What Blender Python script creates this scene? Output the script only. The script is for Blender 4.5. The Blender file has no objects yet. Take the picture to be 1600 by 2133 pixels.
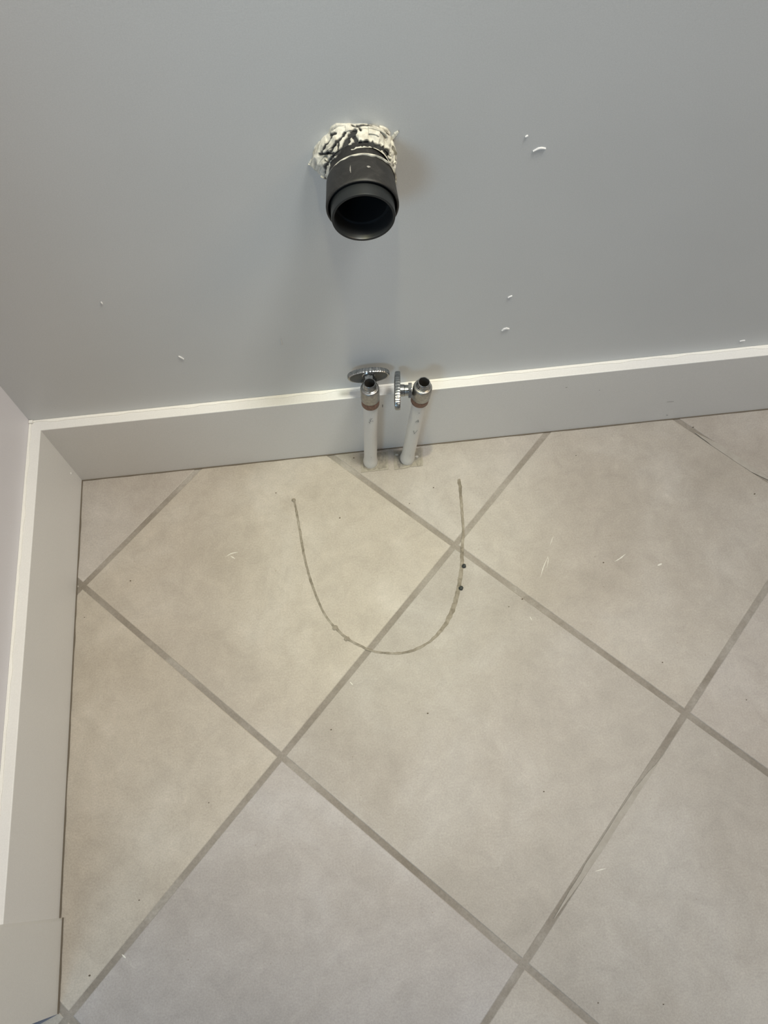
import bpy, bmesh, math, random
from mathutils import Vector, Matrix, noise
random.seed(7)
S = bpy.context.scene
COL = S.collection
PI = math.pi

# ---------------------------------------------------------------- camera
cam_d = bpy.data.cameras.new('camera'); cam = bpy.data.objects.new('camera', cam_d); COL.objects.link(cam)
cam_d.sensor_fit = 'HORIZONTAL'; cam_d.sensor_width = 36.0; cam_d.lens = 38.8486
cam_d.clip_start = 0.01
cam.matrix_world = Matrix([[0.994382, 0.104877, -0.014306, 0.391008], [-0.101664, 0.908689, -0.404905, -0.53621], [-0.029465, 0.404085, 0.914247, 0.973016], [0.0, 0.0, 0.0, 1.0]])
S.camera = cam

# ---------------------------------------------------------------- light and exposure
S.view_settings.view_transform = 'Standard'; S.view_settings.look = 'None'
S.view_settings.exposure = 0.0; S.view_settings.gamma = 1.0
w = bpy.data.worlds.new('room_light'); S.world = w; w.use_nodes = True
bg = w.node_tree.nodes['Background']; bg.inputs[0].default_value = (1.0, 0.97, 0.98, 1); bg.inputs[1].default_value = 0.16

def aim(o, target):
    o.rotation_euler = (Vector(target) - o.location).to_track_quat('-Z', 'Y').to_euler()

def area(name, loc, target, size, power, color):
    l = bpy.data.lights.new(name, 'AREA'); l.shape = 'DISK'; l.size = size; l.energy = power; l.color = color
    o = bpy.data.objects.new(name, l); COL.objects.link(o); o.location = loc; aim(o, target); return o

# ceiling lamp over this corner, unseen fills added: warm from the right, cool from the doorway side on the left
area('ceiling_lamp', (1.0, -0.3, 2.3), (0.1, -0.3, 0), 0.4, 27.5, (1.0, 0.995, 0.93))
area('warm_fill', (1.4, -0.45, 1.5), (0.0, -0.35, 0.1), 0.5, 3.8, (1.0, 0.72, 0.42))
area('doorway_fill', (-0.2, -1.3, 1.05), (0.41, 0, 0.4), 0.34, 4.3, (0.46, 0.76, 1.0))
def spot(name, loc, target, deg, power, color):
    sl = bpy.data.lights.new(name, 'SPOT'); sl.energy = power; sl.color = color
    sl.spot_size = math.radians(deg); sl.spot_blend = 1.0; sl.shadow_soft_size = 0.03
    so = bpy.data.objects.new(name, sl); COL.objects.link(so); so.location = loc; aim(so, target)
spot('recessed_spot', (0.42, -0.21, 2.38), (0.405, -0.165, 0), 13, 42.0, (0.9, 1.0, 0.64))
spot('recessed_downlight', (0.38, -0.24, 2.38), (0.36, -0.22, 0), 24, 60.0, (1.0, 0.86, 0.54))

# ---------------------------------------------------------------- materials
def mat(name, col, rough=0.5, metal=0.0, spec=0.5):
    m = bpy.data.materials.new(name); m.use_nodes = True
    b = m.node_tree.nodes['Principled BSDF']
    b.inputs['Base Color'].default_value = (*col, 1); b.inputs['Roughness'].default_value = rough
    b.inputs['Metallic'].default_value = metal; b.inputs['Specular IOR Level'].default_value = spec
    return m
def nodes(m): return m.node_tree.nodes, m.node_tree.links, m.node_tree.nodes['Principled BSDF']
def mapping(m):
    n, l, b = nodes(m); t = n.new('ShaderNodeTexCoord'); return t.outputs['Object']
def noise_tex(m, co, scale, detail=4, rough=0.6, dist=0.0):
    n, l, b = nodes(m); t = n.new('ShaderNodeTexNoise')
    t.inputs['Scale'].default_value = scale; t.inputs['Detail'].default_value = detail
    t.inputs['Roughness'].default_value = rough; t.inputs['Distortion'].default_value = dist
    l.new(co, t.inputs['Vector']); return t.outputs['Fac']
def ramp(m, fac, stops):
    n, l, b = nodes(m); r = n.new('ShaderNodeValToRGB'); e = r.color_ramp.elements
    while len(e) < len(stops): e.new(0.5)
    for i, (p, c) in enumerate(stops): e[i].position = p; e[i].color = (*c, 1)
    l.new(fac, r.inputs[0]); return r.outputs[0]
def mix(m, mode, fac, a, b_):
    n, l, b = nodes(m); x = n.new('ShaderNodeMix'); x.data_type = 'RGBA'; x.blend_type = mode
    for sock, v in ((x.inputs[0], fac), (x.inputs[6], a), (x.inputs[7], b_)):
        if isinstance(v, (float, int)): sock.default_value = v
        elif isinstance(v, tuple): sock.default_value = (*v, 1)
        else: l.new(v, sock)
    return x.outputs[2]
def bump(m, fac, strength, dist):
    n, l, b = nodes(m); x = n.new('ShaderNodeBump'); x.inputs['Strength'].default_value = strength
    x.inputs['Distance'].default_value = dist; l.new(fac, x.inputs['Height']); l.new(x.outputs[0], b.inputs['Normal'])
def setcol(m, c): n, l, b = nodes(m); l.new(c, b.inputs['Base Color'])

def g3(v): return (v, v, v)
def paint(name, col, rough=0.45, b=0.12, cloud=0.03):
    m = mat(name, col, rough); co = mapping(m)
    c = ramp(m, noise_tex(m, co, 3.5, 3), [(0.3, tuple(x * (1 - cloud) for x in col)), (0.7, tuple(min(1, x * (1 + cloud)) for x in col))])
    f = ramp(m, noise_tex(m, co, 900, 2), [(0.3, g3(0.96)), (0.7, g3(1.03))])
    setcol(m, mix(m, 'MULTIPLY', 1.0, c, f)); bump(m, noise_tex(m, co, 420, 3), b, 0.0006)
    return m

M_wall = paint('wall_paint', (0.60, 0.615, 0.62), 0.42)
M_wall2 = paint('side_wall_paint', (0.70, 0.685, 0.72), 0.45)
M_base = paint('baseboard_paint', (0.72, 0.715, 0.70), 0.36, 0.06)
M_casing = paint('casing_paint', (0.70, 0.695, 0.67), 0.36, 0.06)
M_caulk = paint('white_caulk', (0.78, 0.77, 0.73), 0.55, 0.3)
M_chip = paint('chipped_paint', (0.74, 0.74, 0.74), 0.7, 0.3)
M_footline = mat('dark_foot_line', (0.125, 0.105, 0.08), 0.9)  # dark strip along the foot of baseboards and casing
M_scratch = mat('grey_scratch', (0.26, 0.25, 0.24), 0.8)
M_jamb_shade = mat('jamb_shade', (0.15, 0.16, 0.20), 0.7)  # colour of the painted shade by the jamb

# ceramic tile: clouded beige with a fine speckle, each tile in its own tone
M_tile = mat('beige_tile', (0.5, 0.45, 0.38), 0.46, 0, 0.4)
n, l, b = nodes(M_tile); co = mapping(M_tile)
big = ramp(M_tile, noise_tex(M_tile, co, 5.5, 6, 0.62, 0.5), [(0.36, (0.340, 0.307, 0.268)), (0.52, (0.374, 0.342, 0.304)), (0.68, (0.422, 0.394, 0.361))])
mid = ramp(M_tile, noise_tex(M_tile, co, 38, 6, 0.7, 0.6), [(0.34, g3(0.91)), (0.52, g3(0.99)), (0.62, g3(1.03)), (0.74, g3(1.13))])
fin = ramp(M_tile, noise_tex(M_tile, co, 520, 4, 0.75), [(0.3, g3(0.86)), (0.5, g3(1.0)), (0.7, g3(1.13))])
c = mix(M_tile, 'MULTIPLY', 1.0, big, mid); c = mix(M_tile, 'MULTIPLY', 1.0, c, fin)
at = n.new('ShaderNodeAttribute'); at.attribute_name = 'tone'
c = mix(M_tile, 'MULTIPLY', 1.0, c, at.outputs['Color'])
# small dark pits in the glaze
vo = n.new('ShaderNodeTexVoronoi'); vo.inputs['Scale'].default_value = 34; l.new(co, vo.inputs['Vector'])
pit = ramp(M_tile, vo.outputs['Distance'], [(0.0, (0.55, 0.50, 0.44)), (0.022, (0.7, 0.66, 0.6)), (0.034, (1, 1, 1))])
c = mix(M_tile, 'MULTIPLY', 0.6, c, pit)
setcol(M_tile, c); bump(M_tile, noise_tex(M_tile, co, 260, 5, 0.7), 0.22, 0.0006)

M_grout = mat('grey_grout', (0.33, 0.29, 0.24), 0.85); co = mapping(M_grout)
c = ramp(M_grout, noise_tex(M_grout, co, 9, 5, 0.65, 0.4), [(0.36, (0.205, 0.180, 0.150)), (0.52, (0.262, 0.236, 0.206)), (0.68, (0.345, 0.322, 0.290))])
f = ramp(M_grout, noise_tex(M_grout, co, 420, 4), [(0.3, g3(0.88)), (0.7, g3(1.1))])
setcol(M_grout, mix(M_grout, 'MULTIPLY', 1.0, c, f)); bump(M_grout, noise_tex(M_grout, co, 500, 4), 0.5, 0.0008)

M_residue = mat('caulk_residue', (0.3, 0.26, 0.2), 0.8); co = mapping(M_residue)
c = ramp(M_residue, noise_tex(M_residue, co, 60, 5, 0.7), [(0.34, (0.13, 0.112, 0.085)), (0.48, (0.235, 0.208, 0.165)), (0.64, (0.33, 0.30, 0.25))])
setcol(M_residue, c); bump(M_residue, noise_tex(M_residue, co, 500, 4), 0.5, 0.001)
M_patch = mat('grey_patch', (0.24, 0.22, 0.18), 0.85); co = mapping(M_patch)
setcol(M_patch, ramp(M_patch, noise_tex(M_patch, co, 160, 5, 0.7), [(0.35, (0.19, 0.172, 0.145)), (0.65, (0.31, 0.285, 0.235))]))
M_patchlight = mat('sand_patch', (0.3, 0.275, 0.225), 0.85); co = mapping(M_patchlight)
setcol(M_patchlight, ramp(M_patchlight, noise_tex(M_patchlight, co, 160, 5, 0.7), [(0.35, (0.27, 0.247, 0.205)), (0.65, (0.34, 0.315, 0.265))]))

M_abs = mat('black_plastic', (0.030, 0.029, 0.030), 0.5, 0, 0.35); co = mapping(M_abs)
c = ramp(M_abs, noise_tex(M_abs, co, 45, 6, 0.75, 1.5), [(0.45, (0.018, 0.0175, 0.018)), (0.62, (0.030, 0.029, 0.029)), (0.74, (0.07, 0.067, 0.064))])
setcol(M_abs, c); bump(M_abs, noise_tex(M_abs, co, 300, 4), 0.15, 0.0006)
M_abs2 = mat('black_plastic_smooth', (0.015, 0.017, 0.019), 0.38, 0, 0.35)
M_hole = mat('black_pipe_inside', (0.012, 0.013, 0.014), 0.5)
M_chrome = mat('worn_chrome', (0.60, 0.60, 0.59), 0.20, 1.0); co = mapping(M_chrome)
setcol(M_chrome, ramp(M_chrome, noise_tex(M_chrome, co, 260, 5, 0.7, 0.5), [(0.35, (0.27, 0.28, 0.28)), (0.6, (0.44, 0.45, 0.45))]))
n, l, b = nodes(M_chrome); rr = ramp(M_chrome, noise_tex(M_chrome, co, 300, 4), [(0.35, g3(0.18)), (0.7, g3(0.36))]); l.new(rr, b.inputs['Roughness'])
M_satin = mat('limescaled_chrome', (0.46, 0.45, 0.42), 0.38, 0.9); co = mapping(M_satin)
setcol(M_satin, ramp(M_satin, noise_tex(M_satin, co, 320, 5, 0.75), [(0.35, (0.28, 0.275, 0.265)), (0.65, (0.43, 0.42, 0.40))]))
M_brown = mat('rusty_copper', (0.20, 0.115, 0.085), 0.55, 0.3); co = mapping(M_brown)
setcol(M_brown, ramp(M_brown, noise_tex(M_brown, co, 400, 5, 0.7), [(0.35, (0.12, 0.07, 0.05)), (0.65, (0.27, 0.155, 0.115))]))
M_pipe = paint('white_pipe_paint', (0.69, 0.68, 0.65), 0.45, 0.25, 0.05)
M_cast = mat('dull_cast_metal', (0.13, 0.135, 0.13), 0.45, 0.5)
M_bore = mat('shaded_bore', (0.045, 0.040, 0.034), 0.7, 0.0)  # dark colour stands for the shade inside the outlet
M_mark = mat('faded_print', (0.30, 0.30, 0.29), 0.7)
M_crumb = mat('dull_plaster', (0.47, 0.45, 0.41), 0.9)
M_pebble = mat('black_pebble', (0.022, 0.028, 0.028), 0.6)
M_grit = mat('brown_grit', (0.11, 0.085, 0.06), 0.8)
M_white = mat('white_chip', (0.66, 0.645, 0.59), 0.7)

# plaster crust: broken white plaster, black where the tar and the pipe show through
M_plaster = mat('broken_plaster', (0.8, 0.79, 0.74), 0.8); co = mapping(M_plaster); n, l, b = nodes(M_plaster)
c = ramp(M_plaster, noise_tex(M_plaster, co, 120, 5, 0.7), [(0.34, (0.40, 0.39, 0.34)), (0.6, (0.68, 0.665, 0.60))])
at = n.new('ShaderNodeAttribute'); at.attribute_name = 'tar'
setcol(M_plaster, mix(M_plaster, 'MIX', at.outputs['Fac'], c, (0.022, 0.023, 0.024)))
bump(M_plaster, noise_tex(M_plaster, co, 400, 5, 0.7), 0.5, 0.001)

# ---------------------------------------------------------------- mesh helpers
def link(name, bm, m, parent=None, smooth=False, loc=None):
    me = bpy.data.meshes.new(name)
    bmesh.ops.recalc_face_normals(bm, faces=bm.faces)
    bm.to_mesh(me); bm.free()
    for p in me.polygons: p.use_smooth = smooth
    if smooth:
        try: me.set_sharp_from_angle(angle=math.radians(38))
        except Exception: pass
    ms = m if isinstance(m, (list, tuple)) else [m]
    for x in ms: me.materials.append(x)
    o = bpy.data.objects.new(name, me); COL.objects.link(o)
    if parent is not None: o.parent = parent
    return o
def struct(o): o['kind'] = 'structure'; return o
def tag(o, label, cat, group=None):
    o['label'] = label; o['category'] = cat
    if group: o['group'] = group
    return o
def empty(name, loc=(0, 0, 0)):
    o = bpy.data.objects.new(name, None); COL.objects.link(o); o.location = loc; o.empty_display_size = 0.02
    return o
def box(bm, a, b_, bev=0.0):
    r = bmesh.ops.create_cube(bm, size=1.0)
    ca = (Vector(a) + Vector(b_)) / 2; d = Vector(b_) - Vector(a)
    for v in r['verts']: v.co = Vector((v.co.x * d.x, v.co.y * d.y, v.co.z * d.z)) + ca
    if bev:
        es = list({e for v in r['verts'] for e in v.link_edges})
        bmesh.ops.bevel(bm, geom=es, offset=bev, segments=3, profile=0.5, affect='EDGES')
def frame(axis):
    a = Vector(axis).normalized(); u = a.orthogonal().normalized()
    if abs(a.z) < 0.9: u = Vector((0, 0, 1)).cross(a).normalized()
    else: u = (Vector((1, 0, 0)) - a * a.x).normalized()
    return a, u, a.cross(u)
def lathe(bm, org, axis, prof, seg=64, close=False, fn=None):
    """prof: list of (distance along axis, radius)"""
    org = Vector(org); a, u, v = frame(axis); rings = []
    for (d, r) in prof:
        ring = []
        for k in range(seg):
            t = 2 * PI * k / seg; rr = r if fn is None else fn(d, r, t)
            ring.append(bm.verts.new(org + a * d + (u * math.cos(t) + v * math.sin(t)) * rr))
        rings.append(ring)
    for i in range(len(rings) - 1):
        for k in range(seg):
            bm.faces.new((rings[i][k], rings[i][(k + 1) % seg], rings[i + 1][(k + 1) % seg], rings[i + 1][k]))
    if close:
        bm.faces.new(list(reversed(rings[0]))); bm.faces.new(rings[-1])
    return rings
def tube(bm, pts, rad, seg=8):
    pts = [Vector(p) for p in pts]; rings = []
    for i, p in enumerate(pts):
        d = (pts[min(i + 1, len(pts) - 1)] - pts[max(i - 1, 0)]).normalized()
        a, u, v = frame(d); r = rad[i] if isinstance(rad, (list, tuple)) else rad
        rings.append([bm.verts.new(p + (u * math.cos(2 * PI * k / seg) + v * math.sin(2 * PI * k / seg)) * r) for k in range(seg)])
    for i in range(len(rings) - 1):
        for k in range(seg):
            bm.faces.new((rings[i][k], rings[i][(k + 1) % seg], rings[i + 1][(k + 1) % seg], rings[i + 1][k]))
    bm.faces.new(list(reversed(rings[0]))); bm.faces.new(rings[-1])
def spline(pts, n=8):
    out = []
    P = [Vector(p) for p in pts]; P = [P[0] * 2 - P[1]] + P + [P[-1] * 2 - P[-2]]
    for i in range(1, len(P) - 2):
        for k in range(n):
            t = k / n; a, b_, c_, d = P[i - 1], P[i], P[i + 1], P[i + 2]
            out.append(0.5 * ((2 * b_) + (c_ - a) * t + (2 * a - 5 * b_ + 4 * c_ - d) * t * t + (3 * b_ - a - 3 * c_ + d) * t ** 3))
    out.append(P[-2]); return out

# ---------------------------------------------------------------- floor
FAM_L = [((0.02816, -0.62913), (0.50234, -1.09363)), ((0.02157, -0.16221), (0.49575, -0.62671)), ((0.35381, -0.02482), (0.7227, -0.3939)), ((0.81099, -0.0185), (0.90195, -0.11729))]     # joints running one way: each two points on the floor
FAM_M = [((0.02157, -0.16221), (0.16488, -0.01839)), ((0.02816, -0.62913), (0.63256, -0.0164)), ((0.44974, -0.67685), (0.86117, -0.25655))]     # joints running the other way
GW = 0.0034          # half a joint
def ln(p, q):
    p = Vector(p); q = Vector(q); d = (q - p).normalized(); nn = Vector((-d.y, d.x)); return nn, nn.dot(p)
LL = sorted([ln(*x) for x in FAM_L], key=lambda t: t[1]); MM = sorted([ln(*x) for x in FAM_M], key=lambda t: t[1])
def extend(F, lo, hi, step):
    out = list(F)
    while out[0][1] > lo: out.insert(0, (out[0][0], out[0][1] - step))
    while out[-1][1] < hi: out.append((out[-1][0], out[-1][1] + step))
    return out
LL = extend(LL, -1.5, 1.5, 0.33); MM = extend(MM, -1.8, 1.8, 0.33)
BX = (-0.75, 1.35, -1.35, 0.0)
def clip(poly, nn, c, sign):
    out = []
    for i in range(len(poly)):
        p, q = poly[i], poly[(i + 1) % len(poly)]
        dp = sign * (nn.dot(p) - c); dq = sign * (nn.dot(q) - c)
        if dp >= 0: out.append(p)
        if (dp > 0 > dq) or (dp < 0 < dq): out.append(p + (q - p) * (dp / (dp - dq)))
    return out
TONES = [(0.36887, -0.47073, (0.92, 0.925, 0.94)), (0.04913, -0.43743, (1.1, 1.09, 1.06)), (0.18686, -0.26035, (1.07, 1.06, 1.04)), (0.67339, -0.64225, (0.92, 0.93, 0.95)), (0.20465, -0.61737, (0.97, 0.985, 1.06)), (0.69788, -0.19389, (1.0, 1.0, 1.0))]    # a point on a tile, the colour factor set for that tile
bm = bmesh.new(); tone = bm.loops.layers.float_color.new('tone')
def tile_poly(i, j, off):
    poly = [Vector((BX[0], BX[2])), Vector((BX[1], BX[2])), Vector((BX[1], BX[3])), Vector((BX[0], BX[3]))]
    for (nn, c, s) in ((LL[i][0], LL[i][1] + off, 1), (LL[i + 1][0], LL[i + 1][1] - off, -1), (MM[j][0], MM[j][1] + off, 1), (MM[j + 1][0], MM[j + 1][1] - off, -1)):
        poly = clip(poly, nn, c, s)
        if len(poly) < 3: return []
    return poly
for i in range(len(LL) - 1):
    for j in range(len(MM) - 1):
        lo = tile_poly(i, j, GW); hi = tile_poly(i, j, GW + 0.0008)
        if not lo or len(lo) != len(hi): continue
        k = random.uniform(0.97, 1.03); kb = random.uniform(0.98, 1.03); col = (k, k, k * kb, 1)
        cx_ = sum(p.x for p in lo) / len(lo); cy_ = sum(p.y for p in lo) / len(lo)
        for (tx, ty, tc) in TONES:
            if all(s * (nn.dot(Vector((tx, ty))) - c) > 0 for (nn, c, s) in ((LL[i][0], LL[i][1], 1), (LL[i + 1][0], LL[i + 1][1], -1), (MM[j][0], MM[j][1], 1), (MM[j + 1][0], MM[j + 1][1], -1))): col = (*tc, 1)
        vt = [bm.verts.new((p.x, p.y, 0)) for p in hi]; vm = [bm.verts.new((p.x, p.y, -0.0005)) for p in lo]; vb = [bm.verts.new((p.x, p.y, -0.009)) for p in lo]
        fs = [bm.faces.new(vt)]
        for q in range(len(lo)):
            r = (q + 1) % len(lo)
            fs.append(bm.faces.new((vm[q], vm[r], vt[r], vt[q]))); fs.append(bm.faces.new((vb[q], vb[r], vm[r], vm[q])))
        for f_ in fs:
            for lp in f_.loops: lp[tone] = col
floor = struct(link('floor', bm, M_tile))
bm = bmesh.new(); box(bm, (BX[0], BX[2], -0.02), (BX[1], BX[3], -0.0007)); link('grout', bm, M_grout, floor)

# ---------------------------------------------------------------- walls, baseboards, door casing
BH, BT = 0.13395, 0.0141
CX, CY0, CY1 = 0.0172, -0.5365, -0.6256      # casing face and the two edges of it
bm = bmesh.new(); box(bm, (-0.12, 0, -0.02), (1.35, 0.1, 2.4)); wall_back = struct(link('wall_back', bm, M_wall))
bm = bmesh.new(); box(bm, (-0.12, CY1 + 0.012, -0.0005), (0, 0, 2.4)); wall_left = struct(link('wall_left', bm, M_wall2))

def prism(bm, outline, z0, z1, bev):
    """outline in plan (counter-clockwise); top edges rounded"""
    lo = [bm.verts.new((x, y, z0)) for x, y in outline]; hi = [bm.verts.new((x, y, z1)) for x, y in outline]
    bm.faces.new(list(reversed(lo))); top = bm.faces.new(hi); k = len(lo)
    for i in range(k): bm.faces.new((lo[i], lo[(i + 1) % k], hi[(i + 1) % k], hi[i]))
    return top
def wavy_strip(bm, p0, p1, inward, w0, z, h, amp, n_=160, seed=0.0, w1=None):
    """a thin irregular bead lying along p0..p1"""
    p0 = Vector(p0); p1 = Vector(p1); inward = Vector(inward); prev = None
    for i in range(n_ + 1):
        t = i / n_; p = p0.lerp(p1, t)
        ww = (w0 if w1 is None else w0 + (w1 - w0) * t) * (1 + amp * noise.noise(Vector((p.x * 45 + seed, p.y * 45, seed))))
        cur = [bm.verts.new((p.x, p.y, z)), bm.verts.new((p.x, p.y, z + h)), bm.verts.new((p.x + inward.x * ww, p.y + inward.y * ww, z + h * 0.7)), bm.verts.new((p.x + inward.x * ww, p.y + inward.y * ww, z))]
        if prev:
            for a in range(4): bm.faces.new((prev[a], prev[(a + 1) % 4], cur[(a + 1) % 4], cur[a]))
        prev = cur
# back baseboard, mitred into the left one
bm = bmesh.new(); prism(bm, [(0, 0), (BT, -BT), (1.34, -BT), (1.34, 0)], 0, BH, 0)
e = [x for x in bm.edges if all(abs(v.co.z - BH) < 1e-6 and abs(v.co.y + BT) < 1e-6 for v in x.verts)]
bmesh.ops.bevel(bm, geom=e, offset=0.0009, segments=3, profile=0.5, affect='EDGES')
bb = struct(link('baseboard_back', bm, M_base))
bm = bmesh.new(); wavy_strip(bm, (BT, -BT), (1.34, -BT), (0, -1), 0.0013, 0.0001, 0.0010, 0.5, 300, 2.0); link('foot_line', bm, M_footline, bb)
bm = bmesh.new(); wavy_strip(bm, (0.0008, -0.0002), (1.34, -0.0002), (0, -1), 0.0032, BH, 0.0011, 0.8, 340, 5.0); link('caulk_bead', bm, M_caulk, bb)
bm = bmesh.new(); prism(bm, [(0, 0), (0, CY0), (BT, CY0), (BT, -BT)], 0, BH, 0)
e = [x for x in bm.edges if all(abs(v.co.z - BH) < 1e-6 and abs(v.co.x - BT) < 1e-6 for v in x.verts)]
bmesh.ops.bevel(bm, geom=e, offset=0.0009, segments=3, profile=0.5, affect='EDGES')
bl = struct(link('baseboard_left', bm, M_base))
bm = bmesh.new(); wavy_strip(bm, (BT, -BT), (BT, CY0), (1, 0), 0.0015, 0.0001, 0.0010, 0.5, 160, 9.0); link('foot_line', bm, M_footline, bl)
bm = bmesh.new(); wavy_strip(bm, (0.0002, -0.0008), (0.0002, CY0), (1, 0), 0.003, BH, 0.0011, 0.8, 140, 12.0)
box(bm, (0.0002, -0.0045, BH), (0.005, -0.0003, BH + 0.0035), 0.0008); link('caulk_bead', bm, M_caulk, bl)
# casing of the doorway: flat board with an eased inner edge, wrapping round the wall end
bm = bmesh.new(); prism(bm, [(0, CY1), (CX, CY1), (CX, CY0 - 0.003), (CX - 0.003, CY0), (0, CY0)], 0, 2.1, 0)
cs = struct(link('trim_1', bm, M_casing))
bm = bmesh.new(); box(bm, (-0.12, CY1, 0), (0, CY1 + 0.012, 2.1)); link('jamb', bm, M_casing, cs)
bm = bmesh.new(); wavy_strip(bm, (CX, CY0), (CX, CY1), (1, 0), 0.0016, 0.0001, 0.0010, 0.5, 40, 15.0); link('foot_line', bm, M_footline, cs)
bm = bmesh.new(); vs = [bm.verts.new(p) for p in ((CX, CY1, 0.0002), (-0.11, CY1, 0.0002), (-0.11, CY1 - 0.05, 0.0002), (CX - 0.003, CY1 - 0.0015, 0.0002))]  # dark wedge laid on the floor as the shade beside the jamb
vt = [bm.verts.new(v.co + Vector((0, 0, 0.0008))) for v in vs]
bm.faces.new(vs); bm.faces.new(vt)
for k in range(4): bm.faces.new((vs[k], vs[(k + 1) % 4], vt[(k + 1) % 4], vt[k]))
struct(link('shade_wedge', bm, M_jamb_shade))

# chips and dents in the wall paint (flakes standing a hair off the wall)
def flake(name, pts, nrm, parent, m, thick=0.0007, seed=0, rag=0.35):
    """an irregular elongated flake along pts (on a surface) with surface normal nrm"""
    pts = spline(pts, 5); nrm = Vector(nrm); bm = bmesh.new(); k = len(pts) - 1; prev = None
    for i, p in enumerate(pts):
        d = (pts[min(i + 1, k)] - pts[max(i - 1, 0)]).normalized(); s = d.cross(nrm).normalized(); t = i / k
        ww = parent_w[0] * (math.sin(PI * min(max(t, 0.04), 0.96)) ** 0.6) * (1 + rag * noise.noise(Vector((i * 0.9, seed * 3.1, 0))))
        cur = [bm.verts.new(p + s * ww), bm.verts.new(p + s * ww * 0.5 + nrm * thick), bm.verts.new(p - s * ww * 0.4 + nrm * thick * 0.8), bm.verts.new(p - s * ww)]
        if prev:
            for a in range(3): bm.faces.new((prev[a], prev[a + 1], cur[a + 1], cur[a]))
        prev = cur
    return link(name, bm, m, parent)
parent_w = [0.001]
for i, (w_, pts) in enumerate([(0.0009, [(0.55444, 0.0, 0.4637), (0.55971, 0.0, 0.46601), (0.56499, 0.0, 0.46536)]), (0.0007, [(0.55402, 0.0, 0.27498), (0.55825, 0.0, 0.2774)]), (0.0016, [(0.55323, 0.0, 0.21841), (0.55718, 0.0, 0.22123), (0.56149, 0.0, 0.2205)]), (0.0008, [(0.20162, 0.0, 0.23232), (0.20577, 0.0, 0.22617)]), (0.0006, [(0.15198, 0.0, 0.33192), (0.1528, 0.0, 0.32887)]), (0.0008, [(0.84303, 0.0, 0.14905), (0.849, 0.0, 0.14993)]), (0.0006, [(0.31376, 0.0, 0.24435), (0.3137, 0.0, 0.23308)]), (0.0005, [(0.54606, 0.0, 0.47925), (0.54826, 0.0, 0.48041)])]):
    parent_w[0] = w_; flake('paint_chip', pts, (0, -1, 0), wall_back, M_chip, 0.0012, i)
for i, (w_, pts) in enumerate([(0.0005, [(0.78175, -0.0141, 0.04728), (0.79129, -0.0141, 0.04658)]), (0.0007, [(0.79092, -0.0141, 0.01291), (0.79333, -0.0141, 0.01118)]), (0.0006, [(0.41717, -0.0141, 0.11321), (0.41692, -0.0141, 0.10547)]), (0.0005, [(0.64015, -0.0141, 0.10826), (0.64258, -0.0141, 0.1078)]), (0.0005, [(0.68444, -0.0141, 0.09332), (0.68544, -0.0141, 0.09422)])]):
    parent_w[0] = w_; flake('scratch_mark', pts, (0, -1, 0), bb, M_scratch, 0.0003, i)
for i, (w_, pts) in enumerate([(0.0007, [(0.0141, -0.02194, 0.0393), (0.0141, -0.02375, 0.03742)])]):
    parent_w[0] = w_; flake('paint_chip', pts, (1, 0, 0), bl, M_chip, 0.0008, i)

# ---------------------------------------------------------------- marks and repairs on the floor
def poly_patch(name, pts, z, m, h=0.0004):
    bm = bmesh.new(); vs = []; P = [Vector(p) for p in pts]
    for i in range(len(P)):
        for k in range(6):
            q = P[i].lerp(P[(i + 1) % len(P)], k / 6); q = q + Vector((noise.noise(q * 300), noise.noise(q * 300 + Vector((9, 9, 9))), 0)) * 0.0009
            vs.append(bm.verts.new((q.x, q.y, z + h)))
    bm.faces.new(vs)
    r = bmesh.ops.extrude_face_region(bm, geom=list(bm.faces)); 
    for v in r['geom']:
        if isinstance(v, bmesh.types.BMVert): v.co.z = z
    return link(name, bm, m, floor)
M_smear = mat('pale_grout_smear', (0.36, 0.335, 0.30), 0.7); co = mapping(M_smear)
setcol(M_smear, ramp(M_smear, noise_tex(M_smear, co, 60, 5, 0.7), [(0.35, (0.31, 0.285, 0.25)), (0.65, (0.37, 0.345, 0.31))]))
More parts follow.
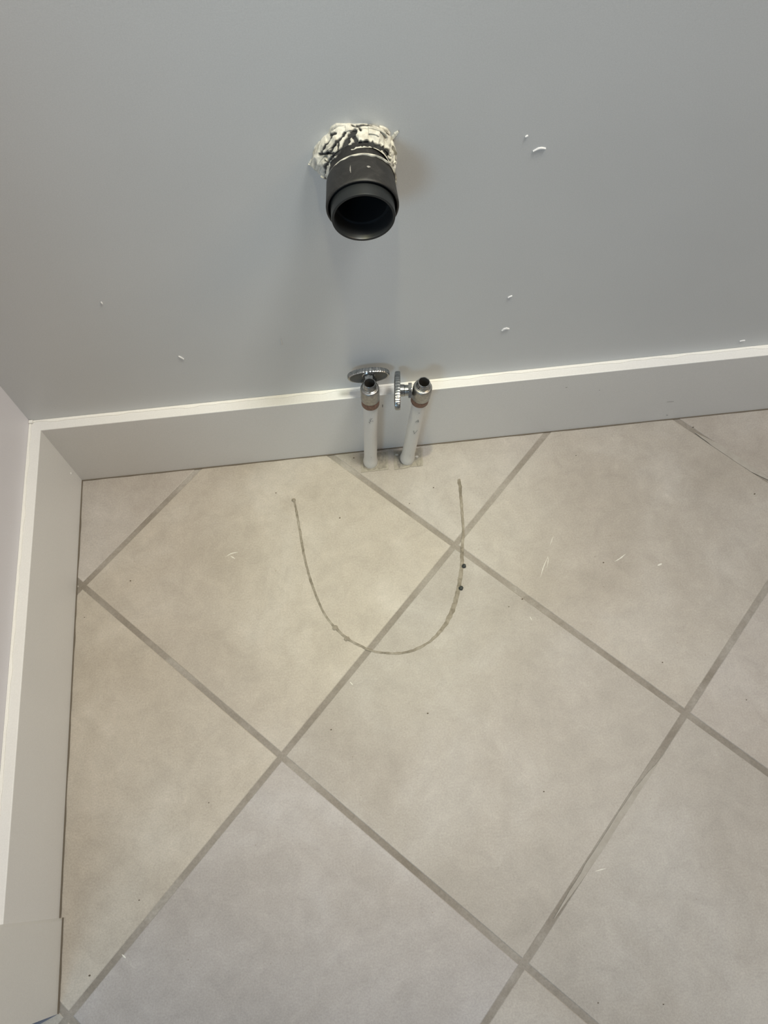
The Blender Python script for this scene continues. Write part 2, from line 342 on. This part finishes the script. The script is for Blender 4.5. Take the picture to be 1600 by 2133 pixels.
for i, (mm, pts) in enumerate([('t', [(0.69019, -0.43722, 0.0), (0.64769, -0.47148, 0.0), (0.57943, -0.54122, 0.0), (0.53585, -0.58959, 0.0), (0.53628, -0.59001, 0.0), (0.58401, -0.54569, 0.0), (0.65227, -0.47596, 0.0), (0.69047, -0.4375, 0.0)]), ('t', [(0.82716, -0.03901, 0.0), (0.84636, -0.06282, 0.0), (0.88358, -0.10324, 0.0), (0.9128, -0.12612, 0.0), (0.91324, -0.12572, 0.0), (0.88946, -0.09782, 0.0), (0.85225, -0.0574, 0.0), (0.82745, -0.03874, 0.0)]), ('l', [(0.38306, -0.0189, 0.0), (0.42018, -0.01894, 0.0), (0.41808, -0.04523, 0.0), (0.38188, -0.04595, 0.0)]), ('l', [(0.42785, -0.01912, 0.0), (0.46636, -0.0186, 0.0), (0.46381, -0.04491, -0.0), (0.42615, -0.04689, 0.0)]), ('d', [(0.40541, -0.01937, 0.0), (0.41758, -0.01936, 0.0), (0.41649, -0.0422, 0.0), (0.40422, -0.04432, 0.0)]), ('d', [(0.40562, -0.0302, 0.0), (0.41599, -0.02855, -0.0), (0.41648, -0.03005, -0.0), (0.40611, -0.0317, 0.0)]), ('d', [(0.4303, -0.02014, 0.0), (0.44192, -0.01934, 0.0), (0.43765, -0.03469, -0.0), (0.43264, -0.04552, 0.0), (0.43074, -0.0396, 0.0)]), ('d', [(0.45608, -0.01883, 0.0), (0.46455, -0.01766, 0.0), (0.4621, -0.04328, 0.0), (0.45675, -0.0455, 0.0), (0.45399, -0.03661, -0.0)])]):
    poly_patch('mortar_patch', pts, 0.00005 + 0.00012 * i, {'d': M_patch, 'l': M_patchlight, 't': M_smear}[mm])

# U-shaped line of old caulk
pts = spline([(0.29169, -0.07389, 0.0), (0.29429, -0.09338, 0.0), (0.29698, -0.12061, 0.0), (0.29993, -0.15189, -0.0), (0.3052, -0.1827, 0.0), (0.31324, -0.21373, 0.0), (0.32225, -0.23625, 0.0), (0.3317, -0.25063, 0.0), (0.34451, -0.26523, 0.0), (0.35869, -0.2757, 0.0), (0.37349, -0.28441, 0.0), (0.38752, -0.2883, 0.0), (0.40455, -0.29075, 0.0), (0.42203, -0.28915, 0.0), (0.44019, -0.28231, 0.0), (0.45613, -0.271, 0.0), (0.46998, -0.25449, -0.0), (0.48021, -0.23548, 0.0), (0.48886, -0.21158, 0.0), (0.49486, -0.19011, 0.0), (0.49903, -0.16478, 0.0), (0.50343, -0.14228, -0.0), (0.50579, -0.11237, -0.0), (0.50774, -0.08517, -0.0), (0.50799, -0.06987, 0.0)], 10); widths = [0.00107, 0.00152, 0.00152, 0.00152, 0.00152, 0.00137, 0.00122, 0.00152, 0.00168, 0.00152, 0.00122, 0.00122, 0.00152, 0.00152, 0.00152, 0.00198, 0.00259, 0.00274, 0.00244, 0.00244, 0.00213, 0.00168, 0.00183, 0.00213, 0.00183]
bm = bmesh.new(); prev = None; K = len(pts) - 1
for i, p in enumerate(pts):
    d = (pts[min(i + 1, K)] - pts[max(i - 1, 0)]).normalized(); s = Vector((-d.y, d.x, 0))
    t = i / K * (len(widths) - 1); a = int(min(t, len(widths) - 2)); ww = widths[a] + (widths[a + 1] - widths[a]) * (t - a)
    e1 = 1 + 0.45 * noise.noise(p * 190) ; e2 = 1 + 0.45 * noise.noise(p * 190 + Vector((5, 3, 1)))
    cur = [bm.verts.new(p + s * ww * e1 + Vector((0, 0, 0.0001))), bm.verts.new(p + s * ww * 0.6 * e1 + Vector((0, 0, 0.0007))), bm.verts.new(p - s * ww * 0.5 * e2 + Vector((0, 0, 0.0006))), bm.verts.new(p - s * ww * e2 + Vector((0, 0, 0.0001)))]
    if prev:
        for a in range(3): bm.faces.new((prev[a], prev[a + 1], cur[a + 1], cur[a]))
    prev = cur
ur = link('caulk_residue', bm, M_residue, None, True)
tag(ur, 'U-shaped line of old brownish caulk residue on the beige floor tiles', 'caulk residue')
def lump(bm, c, r, sq=0.5, seed=0, sub=3):
    q = bmesh.ops.create_icosphere(bm, subdivisions=sub, radius=1.0)
    for v in q['verts']:
        nz = 1 + 0.35 * noise.noise(v.co * 1.6 + Vector((seed, seed * 2, 0)))
        v.co = Vector((v.co.x * r[0] * nz, v.co.y * r[1] * nz, v.co.z * r[2] * nz)) + Vector(c)
for i, (c, r) in enumerate([((0.33224, -0.25129), 0.0035), ((0.34499, -0.26648), 0.0033), ((0.29161, -0.07527), 0.0026)]):
    bm = bmesh.new(); lump(bm, (c[0], c[1], 0.0008), (r, r * 0.8, 0.0008), seed=i); link('caulk_lump', bm, M_residue, ur, True)

peb = [((0.49752, -0.19041), 'tiny black pebble beside the caulk line, the one nearer the pipes'), ((0.48996, -0.21859), 'tiny black pebble touching the caulk line, the one farther from the pipes')]
for i, (c, lab) in enumerate(peb):
    bm = bmesh.new(); lump(bm, (c[0], c[1], 0.0021), (0.0026, 0.0026, 0.0021), seed=i + 3); o = link('black_pebble', bm, M_pebble, None, False)
    tag(o, lab, 'pebble')
for i, (c, r) in enumerate([((0.08164, -0.16261), 0.0010060975609756098), ((0.43058, -0.36466), 0.0010060975609756098), ((0.31784, -0.37121), 0.0010060975609756098), ((0.71222, -0.3355), 0.0008384146341463414), ((0.8795, -0.13458), 0.0010731707317073172), ((0.17533, -0.43635), 0.0006707317073170732), ((0.82683, -0.02999), 0.0010060975609756098), ((0.26913, -0.06227), 0.0008384146341463414), ((0.44002, -0.09726), 0.0006707317073170732), ((0.3491, -0.10715), 0.0010060975609756098), ((0.54826, -0.46368), 0.0008384146341463414), ((0.56619, -0.66985), 0.0007378048780487806), ((0.63105, -0.67752), 0.0007378048780487806), ((0.04876, -0.59403), 0.0011737804878048782), ((0.09902, -0.52783), 0.0008384146341463414), ((0.37439, -0.02293), 0.0010060975609756098), ((0.79725, -0.38873), 0.0006707317073170732), ((0.6652, -0.05362), 0.0006707317073170732), ((0.66962, -0.20479), 0.0010060975609756098), ((0.47354, -0.07841), 0.0008384146341463414), ((0.56215, -0.24032), 0.0010060975609756098), ((0.54433, -0.24815), 0.0006707317073170732), ((0.02584, -0.20392), 0.0006707317073170732)]):
    bm = bmesh.new(); lump(bm, (c[0], c[1], 0.0004), (r, r * 0.7, 0.0005), seed=i + 11, sub=2); link('grit_speck', bm, M_grit, floor)
for i, (w_, pts) in enumerate([(0.0005, [(0.58921, -0.21471, 0.0), (0.59497, -0.2027, 0.0), (0.60278, -0.18952, 0.0)]), (0.0004, [(0.59897, -0.20379, 0.0), (0.60245, -0.19462, 0.0), (0.60301, -0.18826, -0.0)]), (0.0004, [(0.60771, -0.17586, 0.0), (0.61508, -0.16233, -0.0)]), (0.0007, [(0.68339, -0.20507, 0.0), (0.69138, -0.2015, 0.0), (0.69909, -0.1966, -0.0)]), (0.0013, [(0.73492, -0.216, -0.0), (0.74077, -0.21412, -0.0)]), (0.0011, [(0.50426, -0.13639, 0.0), (0.50445, -0.14372, 0.0)]), (0.0006, [(0.56767, -0.26292, 0.0), (0.56913, -0.26791, -0.0)]), (0.0006, [(0.20129, -0.14394, 0.0), (0.20868, -0.14022, 0.0), (0.21784, -0.1393, 0.0)]), (0.0006, [(0.34405, -0.31826, 0.0), (0.34709, -0.32258, 0.0)]), (0.0008, [(0.08179, -0.57782, 0.0), (0.08591, -0.5818, 0.0)]), (0.0006, [(0.20738, -0.14333, 0.0), (0.21333, -0.14791, 0.0)]), (0.0006, [(0.58815, -0.54945, -0.0), (0.5999, -0.54781, 0.0)])]):
    parent_w[0] = w_; flake('white_scuff', pts, (0, 0, 1), floor, M_white, 0.0003, i)

# ---------------------------------------------------------------- black drain pipe and the broken plaster round it
DX, DZ = 0.4103, 0.4812
drain = tag(empty('drain_pipe', (DX, 0, DZ)), 'black plastic drain pipe stub sticking out of the grey wall', 'drain pipe')
AX = (-0.03, -1, 0.0)
bm = bmesh.new(); lathe(bm, (0, 0.03, 0), AX, [(0, 0.0236), (0.068, 0.0236)], 96); link('pipe', bm, M_abs, drain, True)
hubf = lambda d, r, t: r * (1 + 0.002 * math.sin(3 * t + d * 90))
bm = bmesh.new(); lathe(bm, (0, 0, 0), AX, [(0.0325, 0.0232), (0.0325, 0.0257), (0.0332, 0.0266), (0.0345, 0.0270), (0.048, 0.0278), (0.0580, 0.0285), (0.0598, 0.0284), (0.0605, 0.0278), (0.0605, 0.0269), (0.0595, 0.0266), (0.045, 0.0265)], 128, fn=hubf); link('hub', bm, M_abs, drain, True)
bm = bmesh.new(); lathe(bm, (0, 0, 0), AX, [(0.050, 0.0251), (0.0695, 0.0248), (0.0706, 0.0245), (0.0708, 0.0240), (0.0706, 0.0228), (0.0695, 0.0221), (0.056, 0.0218), (0.056, 0.0195), (0.030, 0.0192), (-0.02, 0.0192), (-0.02, 0.0)], 128); link('nozzle', bm, M_abs2, drain, True)
# rim of paint on the back edge of the hub
bm = bmesh.new(); prevv = None; first = None; NN = 200
for k in range(NN):
    t = 2 * PI * k / NN; ww = max(0.0003, 0.0009 + 0.0016 * noise.noise(Vector((math.cos(t) * 5, math.sin(t) * 5, 1))))
    d0 = 0.0318; cur = []
    for dd, rr in ((d0, 0.0245), (d0, 0.0268), (d0 + 0.0010, 0.0274), (d0 + 0.0010 + ww, 0.0277), (d0 + 0.0012 + ww, 0.0264)):
        cur.append(bm.verts.new((math.cos(t) * rr, -dd, math.sin(t) * rr)))
    if prevv:
        for a in range(4): bm.faces.new((prevv[a], prevv[a + 1], cur[a + 1], cur[a]))
    else: first = cur
    prevv = cur
for a in range(4): bm.faces.new((prevv[a], prevv[a + 1], first[a + 1], first[a]))
link('paint_ring', bm, M_plaster, drain, True)
parent_w[0] = 0.0006
flake('scratch_mark', [(-0.008, -0.042, 0.0262), (-0.0085, -0.047, 0.0266), (-0.0085, -0.051, 0.0268)], (0, 0, 1), drain, M_scratch, 0.0004, 2)
parent_w[0] = 0.0011
flake('scratch_mark', [(0.0040, -0.0465, 0.0275), (0.0068, -0.0470, 0.0270)], (0.2, 0, 1), drain, M_scratch, 0.0004, 5)


RT = [(0.3758, 0.02904, 0.0229), (0.7035, 0.02819, 0.022), (1.0158, 0.02676, 0.0215), (1.5988, 0.0263, 0.023), (1.8329, 0.0285, 0.0243), (2.1182, 0.03024, 0.0254), (2.3718, 0.03034, 0.0256), (2.6862, 0.03216, 0.0244), (3.0921, 0.03635, 0.0229), (3.3937, 0.04044, 0.0217), (3.5267, 0.03762, 0.0213), (3.5955, 0.03358, 0.0211), (3.927, 0.031, 0.02), (4.7124, 0.029, 0.02), (5.4978, 0.029, 0.021), (5.7135, 0.03464, 0.0218), (6.2331, 0.02952, 0.0238)]      # (angle, radius at the wall, depth along the pipe)
def collar(th, s):
    th = th % (2 * math.pi)
    for i in range(len(RT)):
        a0, r0, d0 = RT[i]; a1, r1, d1 = RT[(i + 1) % len(RT)]
        if a1 <= a0: a1 += 2 * math.pi
        q = th if th >= a0 else th + 2 * math.pi
        if a0 <= q <= a1:
            k = (q - a0) / (a1 - a0); k = k * k * (3 - 2 * k); r = r0 + (r1 - r0) * k; D = d0 + (d1 - d0) * k; break
    rp = 0.0238; puff = 0.0030 * math.exp(-((th - 1.15) / 0.5) ** 2)
    rr = rp + (r - rp) * (1 - s) ** 0.75 + puff * math.sin(math.pi * min(1, s * 1.15)) if s < 1 / 1.15 else rp + (r - rp) * (1 - s) ** 0.75
    return math.cos(th) * rr, D * s ** 0.85 * 1.0, math.sin(th) * rr

TAR = [(2.3131, 0.143, 2.4491, 0.265, 0.0009), (2.4491, 0.265, 2.7598, 0.367, 0.0009), (1.9441, 0.265, 2.0024, 0.347, 0.0011), (2.0024, 0.347, 2.2354, 0.469, 0.0011), (2.2354, 0.469, 2.5268, 0.612, 0.0011), (2.8375, 0.306, 2.6627, 0.51, 0.0007), (2.6627, 0.51, 2.4102, 0.714, 0.0007), (2.352, 0.082, 2.1966, 0.163, 0.0007), (1.6334, 0.327, 1.8082, 0.429, 0.0018), (1.8082, 0.429, 1.9053, 0.612, 0.0018), (1.9053, 0.612, 2.0024, 0.694, 0.0018), (1.6528, 0.265, 1.6917, 0.551, 0.0013), (1.6917, 0.551, 1.614, 0.714, 0.0013), (1.614, 0.796, 1.7111, 0.878, 0.0012), (1.7111, 0.878, 2.0024, 0.898, 0.0012), (2.0024, 0.898, 2.216, 0.878, 0.0014), (2.216, 0.878, 2.4102, 0.939, 0.0014), (2.4102, 0.939, 2.721, 0.898, 0.0014), (1.6334, 0.816, 1.3809, 0.837, 0.0018), (1.3809, 0.837, 1.0508, 0.857, 0.0018), (1.0508, 0.857, 0.8566, 0.837, 0.0018), (0.8566, 0.837, 0.4487, 0.735, 0.0018), (0.507, 0.735, 0.3128, 0.878, 0.0012), (0.3128, 0.878, 6.1299, 0.592, 0.0012), (2.1578, 0.49, 2.216, 0.694, 0.0006), (2.216, 0.694, 2.1966, 0.898, 0.0006), (1.0896, 0.735, 1.0508, 0.816, 0.0007), (1.5557, 0.082, 1.3227, 0.082, 0.0008), (1.3227, 0.082, 1.109, 0.041, 0.0008), (1.7111, 0.041, 1.4975, 0.143, 0.0005), (1.4975, 0.143, 1.4586, 0.327, 0.0005), (2.8569, 0.592, 2.7987, 0.735, 0.0005)]       # black strokes: (theta, s, theta, s, half width in metres)
bm = bmesh.new(); NT, NS = 420, 70; lay = bm.verts.layers.float.new('tar'); grid = []
for a in range(NT):
    th = 2 * PI * a / NT; row = []
    for b_ in range(NS + 1):
        s = b_ / NS; x, d, z = collar(th, s)
        q = Vector((x, d, z)); nz = noise.noise(q * 260) * 0.0011 + noise.noise(q * 90) * 0.0016
        cell = noise.cell(Vector((th * 3.2, s * 4, 1))) * 0.0012
        fade = min(1, 4 * (1 - s)) * min(1, 5 * s + 0.15); er = (nz + cell) * fade
        v = bm.verts.new((math.cos(th) * er + x, -(d + er * 0.8), math.sin(th) * er + z)); best = 9
        for (t0, s0, t1, s1, hw) in TAR:
            pa = Vector((t0 * 0.029, s0 * 0.024)); pb = Vector((t1 * 0.029, s1 * 0.024)); pp = Vector((th * 0.029, s * 0.024))
            ab = pb - pa; u = max(0, min(1, (pp - pa).dot(ab) / max(ab.dot(ab), 1e-12))); dist = (pp - pa - ab * u).length
            best = min(best, dist - 1.3 * hw * (1 + 0.7 * noise.noise(q * 420)))
        v[lay] = max(0.0, min(1.0, 0.5 - best / 0.0005)); row.append(v)
        v.co += Vector((-math.cos(th), 0.3, -math.sin(th))) * (0.0012 * v[lay])
    grid.append(row)
for a in range(NT):
    for b_ in range(NS):
        bm.faces.new((grid[a][b_], grid[(a + 1) % NT][b_], grid[(a + 1) % NT][b_ + 1], grid[a][b_ + 1]))
pl = link('plaster_collar', bm, M_plaster, None, True); pl.location = (DX, 0, DZ)
tag(pl, 'crumbled white plaster with black streaks around the drain pipe at the wall', 'plaster')
# torn paper shreds at the rim of the hole
parent_w[0] = 0.0016
for i, pts in enumerate([[(0.38012, 0.0, 0.46648), (0.37385, 0.0, 0.47077), (0.36903, 0.0, 0.47336)], [(0.37575, 0.0, 0.48852), (0.38119, 0.0, 0.49304), (0.38677, 0.0, 0.49563)], [(0.38802, 0.0, 0.501), (0.39348, 0.0, 0.5076), (0.40288, 0.0, 0.50828)], [(0.43727, 0.0, 0.48953), (0.44042, 0.0, 0.49381), (0.44314, 0.0, 0.49717)], [(0.37271, 0.0, 0.47831), (0.37141, 0.0, 0.47356), (0.37359, 0.0, 0.46831)], [(0.42815, 0.0, 0.5035), (0.43258, 0.0, 0.50025), (0.43626, 0.0, 0.49569)]]):
    flake('torn_paper', [Vector(p) - Vector((DX, 0, DZ)) for p in pts], (0, -1, 0), pl, M_plaster, 0.0015, i)

# ---------------------------------------------------------------- supply pipes with shut-off valves
def letter_strokes(bm, org, axis, r, strokes, size, ang0, z0):
    """thin strokes wrapped on the pipe, facing angle ang0; (x across, y along)"""
    a, u, v = frame(axis)
    for st in strokes:
        pp = []
        for i in range(len(st) - 1):
            for k in range(5):
                t = k / 4; x = (st[i][0] * (1 - t) + st[i + 1][0] * t) * size; y = (st[i][1] * (1 - t) + st[i + 1][1] * t) * size
                th = ang0 + x / r; pp.append(Vector(org) + a * (z0 + y) + (u * math.cos(th) + v * math.sin(th)) * (r + 0.00005))
        tube(bm, pp, 0.00042, 6)
def oval_handle(bm, org, axis, across, a_, b_):
    """oval knob: dished inner face towards the valve, domed outer face, milled rim"""
    A = Vector(axis).normalized(); U = Vector(across).normalized(); W = A.cross(U); org = Vector(org)
    prof = [(0.0012, 0.0), (0.0012, 0.30), (0.0016, 0.55), (0.0010, 0.80), (0.0002, 0.90), (0.0, 0.955), (0.0006, 0.99), (0.0014, 1.0), (0.0046, 1.0), (0.0056, 0.985), (0.0062, 0.94), (0.0068, 0.7), (0.0071, 0.4), (0.0072, 0.0)]
    seg = 180; rings = []
    for (d, k) in prof:
        if k == 0: rings.append([bm.verts.new(org + A * d)]); continue
        ring = []
        for q in range(seg):
            t = 2 * PI * q / seg; c_, s_ = math.cos(t), math.sin(t)
            kn = (0.00030 if (q // 2) % 2 else 0.0) if 0.985 < k <= 1.0 else 0.0
            x = (a_ * k - kn) * math.copysign(abs(c_) ** 0.92, c_); y = (b_ * k - kn) * math.copysign(abs(s_) ** 0.92, s_)
            ring.append(bm.verts.new(org + A * d + U * x + W * y))
        rings.append(ring)
    for i in range(len(rings) - 1):
        r0, r1 = rings[i], rings[i + 1]
        for q in range(seg):
            if len(r0) == 1: bm.faces.new((r0[0], r1[(q + 1) % seg], r1[q]))
            elif len(r1) == 1: bm.faces.new((r0[q], r0[(q + 1) % seg], r1[0]))
            else: bm.faces.new((r0[q], r0[(q + 1) % seg], r1[(q + 1) % seg], r1[q]))
        if i < 4:
            bm.faces.ensure_lookup_table()
            for f_ in bm.faces[-seg:]: f_.material_index = 1
def hexnut(bm, org, axis, d0, d1, r, chamfer=0.0006, seg=60):
    def fn(d, rr, t):
        tt = (t % (PI / 3)) - PI / 6; return min(rr, r * math.cos(PI / 6) / math.cos(tt) * (rr / r if rr < r * 0.9 else 1))
    lathe(bm, org, axis, [(d0, r * 0.5), (d0, r * 0.9), (d0 + chamfer, r), (d1 - chamfer, r), (d1, r * 0.9), (d1, r * 0.5)], seg, fn=fn)

def supply(base, top, out, hpos, hdir, hacross, label, marks, collar_r, a_, b_):
    root = tag(empty('supply_pipe', base), label, 'pipe', 'supply pipes with shut-off valves')
    B = Vector(base); T = Vector(top) - B; O = Vector(out) - B; H = Vector(hpos) - B
    ax = (T).normalized(); L = T.length; R0 = 0.0084
    bm = bmesh.new()
    fn = lambda d, r, t: r * (1 + 0.018 * noise.noise(Vector((math.cos(t), math.sin(t), d * 30))))
    lathe(bm, (0, 0, 0), ax, [(0.0002, R0 * 0.9), (0.0012, R0 * 1.10), (0.006, R0 * 1.15), (0.012, R0 * 1.06), (0.02, R0)] + [(0.02 + (L - 0.02) * k / 12, R0) for k in range(1, 13)] + [(L, R0 * 0.6)], 48, fn=fn)
    riser = link('riser', bm, M_pipe, root, True)
    for (strokes, size, ang, z0) in marks:
        for st in strokes:
            bm = bmesh.new(); letter_strokes(bm, (0, 0, 0), ax, R0 * 1.004, [st], size, ang, z0); link('faded_print', bm, M_mark, riser)
    bm = bmesh.new()
    fn2 = lambda d, r, t: r * (1 + 0.25 * noise.noise(Vector((math.cos(t) * 2.2, math.sin(t) * 2.2, B.x * 50))))
    lathe(bm, (0, 0, 0), (0, 0, 1), [(0.0001, collar_r), (0.0010, collar_r * 0.96), (0.0014, R0 * 1.15), (0.0014, R0 * 0.8)], 64, fn=fn2); link('mortar_ring', bm, M_patch, root, True)
    bm = bmesh.new(); lathe(bm, T, ax, [(0, R0 * 0.8), (0, 0.0098), (0.0008, 0.0104), (0.0090, 0.0105), (0.0100, 0.0100), (0.0104, 0.0070)], 64); link('compression_ring', bm, M_brown, root, True)
    va = (O - T).normalized(); V = (O - T).length
    bm = bmesh.new()
    lathe(bm, T, va, [(0.0098, 0.0075), (0.0100, 0.0104), (0.0108, 0.0108), (V - 0.0150, 0.0110), (V - 0.0112, 0.0108), (V - 0.0098, 0.0104), (V - 0.0090, 0.0096), (V - 0.0086, 0.0084), (V - 0.0086, 0.0070)], 64); body = link('valve_body', bm, M_satin, root, True)
    bm = bmesh.new()
    prof = [(V - 0.0092, 0.0076), (V - 0.0086, 0.0086), (V - 0.0080, 0.0084), (V - 0.0076, 0.0076)]
    e0 = V - 0.0074; k = 0
    while e0 < V - 0.0042:
        prof += [(e0, 0.0076 + 0.0003 * (k % 2)), (e0 + 0.0005, 0.0076 + 0.0003 * ((k + 1) % 2))]; e0 += 0.0010; k += 1
    prof += [(V - 0.0035, 0.0074), (V - 0.0006, 0.0070), (V, 0.0065), (V, 0.0060), (V - 0.0006, 0.0057)]
    lathe(bm, T, va, prof, 64); link('outlet', bm, M_chrome, body, True)
    bm = bmesh.new(); lathe(bm, T, va, [(V - 0.0006, 0.0057), (V - 0.018, 0.0053), (V - 0.019, 0.0)], 48); link('bore', bm, M_bore, body, True)
    hd = Vector(hdir).normalized(); c0 = H - hd * ((H - T).dot(hd)); Dh = (H - c0).length   # c0 on the valve axis
    bm = bmesh.new(); hexnut(bm, c0, hd, 0.009 if Dh > 0.02 else 0.0085, Dh - (0.009 if Dh > 0.02 else 0.0022), 0.0098 if Dh > 0.02 else 0.0086); link('bonnet_nut', bm, M_chrome, root, False)
    bm = bmesh.new(); lathe(bm, c0, hd, [(0.0090, 0.0070), (0.0112, 0.0070), (0.0112, 0.0062), (Dh + 0.0015, 0.0062)], 40); link('stem', bm, M_chrome, root, True)
    bm = bmesh.new(); oval_handle(bm, H, hd, hacross, a_, b_)
    # short socket of the handle that takes the stem
    lathe(bm, H, hd, [(-0.0050, 0.0030), (-0.0050, 0.0062), (-0.0044, 0.0068), (0.0005, 0.0070), (0.0016, 0.0080)], 40)
    link('handle', bm, [M_chrome, M_cast], root, True)
    return root
FRONT = (-PI/2)
supply((0.39583, -0.03263, 0.0), (0.4023, -0.0316, 0.1465), (0.4033, -0.0295, 0.1865), (0.4032, -0.0155, 0.1765), (0, 1, 0), (1, 0, 0),
       'upright white pipe with chrome valve, its oval handle turned flat towards the wall', [([[(-.2, 1.0), (.3, .9)], [(.1, .7), (-.3, .4), (0, 0), (-.4, -.4), (-.2, -.8)], [(.2, .1), (.35, -.1)]], 0.0065, FRONT, 0.121), ([[(0, 0), (.15, .1)]], 0.003, FRONT, 0.03)], 0.0112, 0.0240, 0.0110)
supply((0.44418, -0.03331, 0.0), (0.4592, -0.0345, 0.146), (0.4638, -0.0352, 0.186), (0.4372, -0.034, 0.1715), (-1, 0.11, 0), (0.11, 1, 0),
       'leaning white pipe with chrome valve, its oval handle edge-on to the left', [([[(-.35, -.5), (.1, .5), (.3, -.5), (-.2, -.2), (.2, -.2)]], 0.0062, FRONT, 0.115), ([[(-.35, .7), (-.05, -.6), (.45, .7)]], 0.0062, FRONT, 0.088), ([[(-.2, .5), (.2, .6)]], 0.004, FRONT, 0.131), ([[(0, 0), (.15, .1)]], 0.003, FRONT, 0.028)], 0.0114, 0.0245, 0.0115)
# crumbs of plaster by the leaning pipe
for i, (c, lab) in enumerate([((0.45717, -0.03125), 'small white plaster crumb right of the leaning pipe foot'), ((0.43166, -0.02536), 'small pale plaster crumb between the two pipe feet')]):
    bm = bmesh.new(); lump(bm, (c[0], c[1], 0.0014), (0.0022, 0.0014, 0.0010), seed=i + 31); tag(link('plaster_crumb', bm, M_crumb, None, False), lab, 'plaster crumb')
